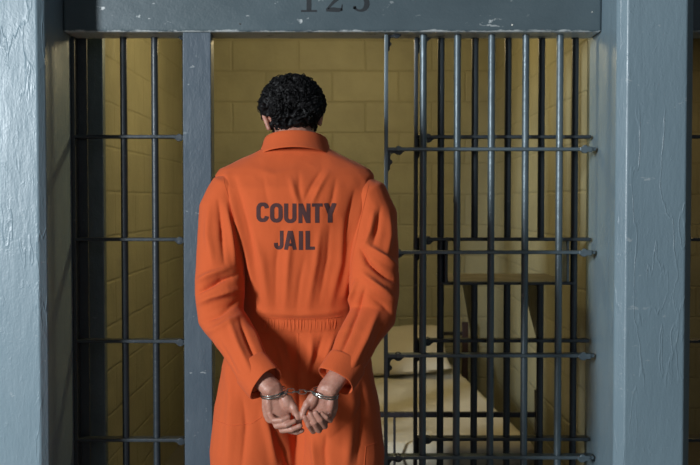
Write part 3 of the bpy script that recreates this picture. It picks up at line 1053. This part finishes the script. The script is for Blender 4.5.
# --- printed words: pen-stroke letters in a unit-high box
LET = {
    'C': [(arc(.28, .70, .20, .215, 0, 180, 8) + arc(.28, .30, .20, .215, 180, 360, 8), .20)],
    'O': [(arc(.29, .70, .20, .205, 0, 180, 8) + arc(.29, .30, .20, .205, 180, 360, 8) + [(.49, .70)], .20)],
    'U': [([(.09, 1.0)] + arc(.29, .28, .20, .19, 180, 360, 10) + [(.49, 1.0)], .20)],
    'N': [([(.10, 0), (.10, 1)], .19), ([(.48, 0), (.48, 1)], .19), ([(.12, .98), (.46, .02)], .19)],
    'T': [([(.24, 0), (.24, 1)], .20), ([(0, .91), (.48, .91)], .17)],
    'Y': [([(.27, 0), (.27, .48)], .20), ([(.09, 1), (.27, .42)], .19), ([(.45, 1), (.27, .42)], .19)],
    'J': [([(.34, 1), (.34, .28)] + arc(.19, .26, .15, .17, 0, -180, 8) + [(.04, .36)], .19)],
    'A': [([(.09, 0), (.27, 1)], .18), ([(.49, 0), (.31, 1)], .18), ([(.15, .27), (.43, .27)], .15)],
    'I': [([(.1, 0), (.1, 1)], .20)],
    'L': [([(.1, 0), (.1, 1)], .20), ([(.02, .085), (.42, .085)], .17)],
}
sp = 2.85 / 1000
# letter, left u, baseline v, cap height px, width px
for ch, u, v, hgt, wid, nat in (('C', 257, 222, 19.5, 12.2, .58), ('O', 270.5, 222.6, 19.5, 12.5, .59), ('U', 284.5, 223, 19.5, 12.2, .59), ('N', 298.5, 223, 19.5, 12, .575),
                                ('T', 312, 222.8, 19.5, 10.5, .48), ('Y', 323.5, 222.6, 19.5, 13, .54),
                                ('J', 275.2, 249.5, 19, 8.6, .435), ('A', 284.3, 249.6, 19, 12.6, .58), ('I', 299, 249.8, 19, 4.2, .20), ('L', 305.6, 249.6, 19, 9.4, .42)):
    p0 = at(u, v, 2.85)
    sx_, sz_ = wid / nat * sp, hgt * sp
    bm = bmesh.new()
    for poly, wd in LET[ch]:
        for q in stroke_strip([(p[0], p[1]) for p in poly], wd, 0.07):
            qv = []
            for c in q:
                cy = min(max(c.y, 0.0), 1.0)
                h = drop(p0.x + c.x * sx_, p0.z + cy * sz_, 0.0009)
                if h is None: break
                qv.append(h)
            if len(qv) == 4:
                vv = [bm.verts.new(h) for h in qv]
                try: bm.faces.new(vv)
                except ValueError: pass
    tag(obj('letter', bm, M['print'], suit_o), 'dark printed letter ' + ch)


# --- seams and stitching ridges laid on the cloth
def seam(pts, r=0.0016, lift=0.0, D=2.85, step=0.006, name='seam', m=None, zig=0.0):
    W = [at(u, v, D) for u, v in pts]
    Q = []
    for i in range(len(W) - 1):
        n = max(1, int((W[i + 1] - W[i]).length / step))
        for k in range(n):
            Q.append(W[i].lerp(W[i + 1], k / n))
    Q.append(W[-1])
    P = []
    for k, q in enumerate(Q):
        h = drop(q.x, q.z + zig * (k % 2), lift)
        if h is not None and (not P or (h - P[-1]).length < 0.03): P.append(h)
    if len(P) < 3: return
    bm = bmesh.new()
    loft(bm, P, [r] * len(P), n=6)
    obj(name, bm, m or M['orange'], suit_o, smooth=True)


seam([(221, 178), (232, 212), (241, 250), (247, 285)], 0.0013)
seam([(369, 184), (361, 218), (354, 250), (348, 285)], 0.0013)
seam([(257, 318), (275, 319.5), (300, 320), (325, 319.5), (342, 318)], 0.0014, zig=0.002, step=0.004)
seam([(257, 331), (275, 332.5), (300, 333), (325, 332.5), (342, 331)], 0.0014, zig=0.002, step=0.004)
seam([(298, 334), (299, 360), (300, 382)], 0.0016)
seam([(212, 425), (235, 425.5), (252, 423), (262, 416)], 0.0014, D=2.87)
seam([(378, 446), (366, 448), (364, 470)], 0.0014, D=2.87)
# gathers of the elastic waistband
bm = bmesh.new()
rg = random.Random(3)
u = 259.0
while u < 342:
    P = []
    sl = rg.uniform(-1.2, 1.2); v0 = rg.uniform(316.5, 320); v1 = rg.uniform(329, 333)
    for j in range(7):
        q = at(u + sl * j / 6, v0 + (v1 - v0) * j / 6, 2.87)
        h = drop(q.x, q.z, -0.0004)
        if h is not None and h.y > 2.80: P.append(h)
    if len(P) == 7:
        k = rg.uniform(0.7, 1.25)
        loft(bm, P, [0.0003 * k, 0.0014 * k, 0.0021 * k, 0.0023 * k, 0.0021 * k, 0.0014 * k, 0.0003 * k], n=6)
    u += rg.uniform(2.0, 4.2)
obj('waist_gathers', bm, M['orange'], suit_o, smooth=True)

# --- collar: fold-over band hugging the neck
def sheet_loft(rows, th=0.003, name='collar', parent=None, closed=True):
    bm = bmesh.new()
    g = [[bm.verts.new(p) for p in row] for row in rows]
    n = len(rows[0])
    for i in range(len(rows) - 1):
        for k in range(n if closed else n - 1):
            bm.faces.new((g[i][k], g[i][(k + 1) % n], g[i + 1][(k + 1) % n], g[i + 1][k]))
    o = obj(name, bm, M['orange'], parent, smooth=True)
    md = o.modifiers.new('thick', 'SOLIDIFY'); md.thickness = th; md.offset = 0
    md2 = o.modifiers.new('sub', 'SUBSURF'); md2.levels = 1; md2.render_levels = 2
    return o


def neck_ring(z_back, z_front, rx_, ry_, yc, xc=-.163, n=48, wob=0.0):
    out = []
    for k in range(n):
        a = 2 * PI * k / n
        s = math.sin(a)                     # -1 is the back
        z = z_back + (z_front - z_back) * (s + 1) / 2
        out.append(Vector((xc + rx_ * math.cos(a) * (1 + wob * math.sin(5 * a)), yc + ry_ * s, z)))
    return out


zct = at(293, 130, 2.95).z
rows = [neck_ring(zct - .042, zct - .075, .084, .072, 3.012),
        neck_ring(zct - .012, zct - .050, .085, .075, 3.015),
        neck_ring(zct + .000, zct - .045, .090, .079, 3.017),
        neck_ring(zct - .004, zct - .050, .0945, .083, 3.017),
        neck_ring(zct - .022, zct - .075, .099, .091, 3.015),
        neck_ring(zct - .042, zct - .105, .110, .100, 3.010, wob=0.006),
        neck_ring(zct - .053, zct - .125, .116, .106, 3.005, wob=0.010)]
sheet_loft(rows, 0.004, 'collar', suit_o)

# --- turned cuffs at the wrists
for C_, d, s in ((Lhem, Ldir, -1), (Rhem, Rdir, 1)):
    A = C_ - d * 0.066
    prof = [(-0.002, 0.0505), (0.001, 0.0540), (0.004, 0.0545), (0.055, 0.0545), (0.065, 0.0540), (0.066, 0.0535), (0.0655, 0.0515), (0.045, 0.0490)]
    w = (Vector((0, -1, 0)) - d * Vector((0, -1, 0)).dot(d)).normalized()
    sd = d.cross(w).normalized()
    rows = []
    for t, r in prof:
        row = []
        for k in range(48):
            a = 2 * PI * k / 48
            rr = r * (1 + 0.018 * math.sin(3 * a + t * 20 + s) + 0.010 * math.sin(7 * a))
            row.append(A + d * (t + 0.003 * math.sin(2 * a)) + sd * rr * math.cos(a) + w * rr * 0.78 * math.sin(a))
        rows.append(row)
    sheet_loft(rows, 0.003, 'sleeve_cuff', suit_o)

# --- hair: scalp cap covered in tight curls
bm = bmesh.new()
ellipsoid(bm, hp(0, -0.012, 0.026), (0.098, 0.106, 0.098), HR, 36)
ellipsoid(bm, hp(0, -0.062, -0.022), (0.086, 0.052, 0.056), HR, 28)
for v in list(bm.verts):
    q = HR.transposed() @ (v.co - HC)
    if q.y > 0.052 and q.z < 0.045:       # hairline over the face
        v.co = hp(q.x * 0.8, 0.052 + (q.y - 0.052) * 0.2, q.z)
    if q.z < -0.012 and q.y > -0.022 and abs(q.x) > 0.05:
        v.co = hp(q.x * 0.80, q.y, q.z)
    elif q.z < 0.028 and q.y > -0.012:
        v.co = hp(q.x * 0.76, min(q.y, 0.05), q.z)
    elif q.z < 0.0 and q.x < -0.05:
        v.co = hp(q.x * 0.74, q.y, q.z)
hair_me = remesh(bm, 0.0035)
smooth_mesh(hair_me, 4, 0.5)
co = get_co(hair_me); no = get_no(hair_me)
dd = []
for p in co:
    v = Vector(p)
    dd.append(0.012 * (1 - 2.2 * abs(noise.noise(v * 38))) + 0.006 * (1 - 2 * abs(noise.noise(v * 80 + Vector((3, 1, 2))))))
set_co(hair_me, co + no * (np.array(dd)[:, None] - 0.006))
hair = obj('hair', hair_me, M['hair'], man, smooth=True)
hair['label'] = 'short curly black hair'
bm = bmesh.new()
idx = list(range(len(co)))
random.shuffle(idx)
cnt = 0
for i in idx:
    if cnt > 1500: break
    p = Vector(co[i]); n = Vector(no[i])
    q = HR.transposed() @ (p - HC)
    if q.y > 0.058 and q.z < 0.03: continue
    if q.y > -0.012 and q.z < 0.028 and abs(q.x) > 0.03: continue
    if q.z < -0.070: continue
    if abs(q.x) > 0.060 and q.z < -0.006 and q.y > -0.040: continue
    if q.x < -0.055 and q.z < 0.022: continue
    cnt += 1
    t1 = n.orthogonal().normalized(); t2 = n.cross(t1)
    a0 = random.uniform(0, 2 * PI)
    dirv = (t1 * math.cos(a0) + t2 * math.sin(a0))
    ax = (n * random.uniform(-0.2, 0.5) + dirv).normalized()
    u1 = ax.orthogonal().normalized(); u2 = ax.cross(u1)
    rad = random.uniform(0.004, 0.010)
    turns = random.uniform(0.8, 1.7)
    L = random.uniform(0.004, 0.014)
    m = 12
    P = []
    ph = random.uniform(0, 2 * PI)
    base = p + n * random.uniform(-0.004, 0.004)
    for k in range(m):
        s = k / (m - 1)
        a = ph + s * turns * 2 * PI
        P.append(base + ax * (L * (s - 0.5)) + (u1 * math.cos(a) + u2 * math.sin(a)) * rad * (1 - 0.3 * s) + n * 0.002)
    loft(bm, P, [0.0011 + 0.0009 * math.sin(PI * k / (m - 1)) for k in range(m)], n=4)
cur = obj('curls', bm, M['hair'], hair, smooth=True)
cur['kind'] = 'stuff'

# --- shoes on the floor
for s in (-1, 1):
    x = -.158 + s * 0.138
    bm = bmesh.new()
    loft(bm, [(x, 2.92, 0.050), (x, 2.96, 0.055), (x, 3.03, 0.056), (x + s * .006, 3.10, 0.040), (x + s * .01, 3.17, 0.030)],
         [(0.034, 0.048), (0.040, 0.053), (0.042, 0.054), (0.046, 0.038), (0.036, 0.027)], n=18, ref=(0, 0, 1), round_ends=True)
    for v in bm.verts: v.co.z = max(v.co.z, 0.002)
    obj('shoe', bm, M['shoe'], man, smooth=True)

# ------------------------------------------------------------------ handcuffs
cuffs = empty('handcuffs', at(300, 390, 2.63), 'shiny steel handcuffs joining the wrists by a short chain', 'handcuffs')


def cuff(c, tilt_x, roll, name='cuff'):
    Mr = Matrix.Rotation(R(roll), 3, 'Y') @ Matrix.Rotation(R(tilt_x), 3, 'X')
    root = None
    for dz, rr, a0, a1, thick in ((0.0032, 0.0355, 0, 360, 0.0021), (-0.0032, 0.0355, 0, 360, 0.0021)):
        bm = bmesh.new()
        P = [c + Mr @ Vector((rr * math.cos(R(a)), rr * 0.86 * math.sin(R(a)), dz)) for a in range(0, 361, 9)]
        n = len(P) - 1
        rings = []
        for i in range(n):
            t = (P[(i + 1) % n] - P[i - 1]).normalized()
            up = Mr @ Vector((0, 0, 1)); sd = t.cross(up).normalized()
            rings.append([bm.verts.new(P[i] + sd * 0.0016 * math.cos(k * PI / 3) + up * thick * math.sin(k * PI / 3)) for k in range(6)])
        for i in range(n):
            for k in range(6):
                bm.faces.new((rings[i][k], rings[i][(k + 1) % 6], rings[(i + 1) % n][(k + 1) % 6], rings[(i + 1) % n][k]))
        if root is None:
            root = obj(name, bm, M['chrome'], cuffs, smooth=True)
        else:
            obj('band', bm, M['chrome'], root, smooth=True)
    return root, Mr


cL, cR = at(273.5, 392.5, DW), at(325.5, 393.0, DW)
rL, ML_ = cuff(cL, 12, -11)
rR, MR_ = cuff(cR, 12, 11)
for c, Mr, s, rt in ((cL, ML_, 1, rL), (cR, MR_, -1, rR)):
    # lock housing on the inner side
    bm = bmesh.new()
    pts = []
    for a in range(-62 if s > 0 else 180 + 62, (5 if s > 0 else 180 - 5) + (1 if s > 0 else -1), 11 * s):
        pts.append((math.cos(R(a)), math.sin(R(a)) * 0.86))
    P = [c + Mr @ Vector((p[0] * 0.0370, p[1] * 0.0370, 0)) for p in pts]
    if len(P) >= 2:
        loft(bm, P, [(0.0042, 0.0075)] * len(P), n=8, ref=Mr @ Vector((0, 0, 1)))
        obj('lock_case', bm, M['chrome'], rt, bevel=0.001)
        # keyhole rivet
        bm = bmesh.new(); k = P[len(P) // 2]
        cyl(bm, k + Vector((0, -0.003, 0)), k + Vector((0, -0.0068, 0)), 0.0022, 10)
        obj('rivet', bm, M['chrome'], rt, smooth=True)


def link(c, d, flat, L=0.0085, w=0.0056, r=0.0016):
    d = d.normalized(); flat = (flat - d * flat.dot(d)).normalized()
    pts = []
    for a in range(0, 360, 20):
        x, y = math.cos(R(a)), math.sin(R(a))
        pts.append(c + d * (x * w + math.copysign(L - w, x) * (1 if abs(x) > 0.01 else 0)) + flat * y * w)
    bm = bmesh.new()
    n = len(pts)
    nrm = d.cross(flat)
    rings = []
    for i in range(n):
        t = (pts[(i + 1) % n] - pts[i - 1]).normalized()
        sd = t.cross(nrm).normalized()
        rings.append([bm.verts.new(pts[i] + sd * r * math.cos(k * PI / 3) + nrm * r * math.sin(k * PI / 3)) for k in range(6)])
    for i in range(n):
        for k in range(6):
            bm.faces.new((rings[i][k], rings[i][(k + 1) % 6], rings[(i + 1) % n][(k + 1) % 6], rings[(i + 1) % n][k]))
    obj('chain_link', bm, M['chrome'], cuffs, smooth=True)


A = cL + ML_ @ Vector((0.0390, -0.002, 0.0)); B = cR + MR_ @ Vector((-0.0390, -0.002, 0.0))
nl_ = 4
for i in range(nl_):
    t = (i + 0.5) / nl_
    c = A.lerp(B, t) + Vector((0, -0.006 * math.sin(PI * t), -0.0035 * math.sin(PI * t)))
    link(c, (B - A) + Vector((0, 0, 0.006 * (t - .5))), Vector((0, 0, 1)) if i % 2 == 0 else Vector((0, -1, 0.25)), L=(B - A).length / nl_ * 0.5 + 0.0028)

# ------------------------------------------------------------------ light
def area(name, loc, target, size, power, color, size_y=None):
    l = bpy.data.lights.new(name, 'AREA')
    l.energy = power; l.color = color; l.size = size
    if size_y: l.shape = 'RECTANGLE'; l.size_y = size_y
    o = bpy.data.objects.new(name, l)
    COL.objects.link(o)
    o.location = loc
    o.rotation_euler = (Vector(target) - Vector(loc)).to_track_quat('-Z', 'Y').to_euler()
    return o


area('corridor_lamp', (-4.15, -1.55, 2.45), (0.0, 3.1, 1.4), 0.55, 420, (0.90, 0.96, 1.0), 1.8)
area('corridor_fill', (1.2, -2.4, 2.6), (0.0, 3.0, 1.2), 1.8, 15, (0.95, 0.98, 1.0))
l = bpy.data.lights.new('cell_lamp', 'POINT'); l.energy = 25; l.color = (1.0, 0.80, 0.44); l.shadow_soft_size = 0.09
lo = bpy.data.objects.new('cell_lamp', l); COL.objects.link(lo); lo.location = (-0.10, 4.60, 2.30)
area('neighbour_cell_lamp', (1.9, 4.9, 2.42), (1.9, 4.9, 0), 0.3, 5, (1.0, 0.72, 0.34))

w = bpy.data.worlds.new('world')
scene.world = w
w.use_nodes = True
w.node_tree.nodes['Background'].inputs[0].default_value = (0.60, 0.75, 0.90, 1)
w.node_tree.nodes['Background'].inputs[1].default_value = 0.035

scene.view_settings.view_transform = 'Standard'
scene.view_settings.look = 'None'
scene.view_settings.exposure = 0.0
scene.view_settings.gamma = 1.0
scene.view_settings.use_curve_mapping = False
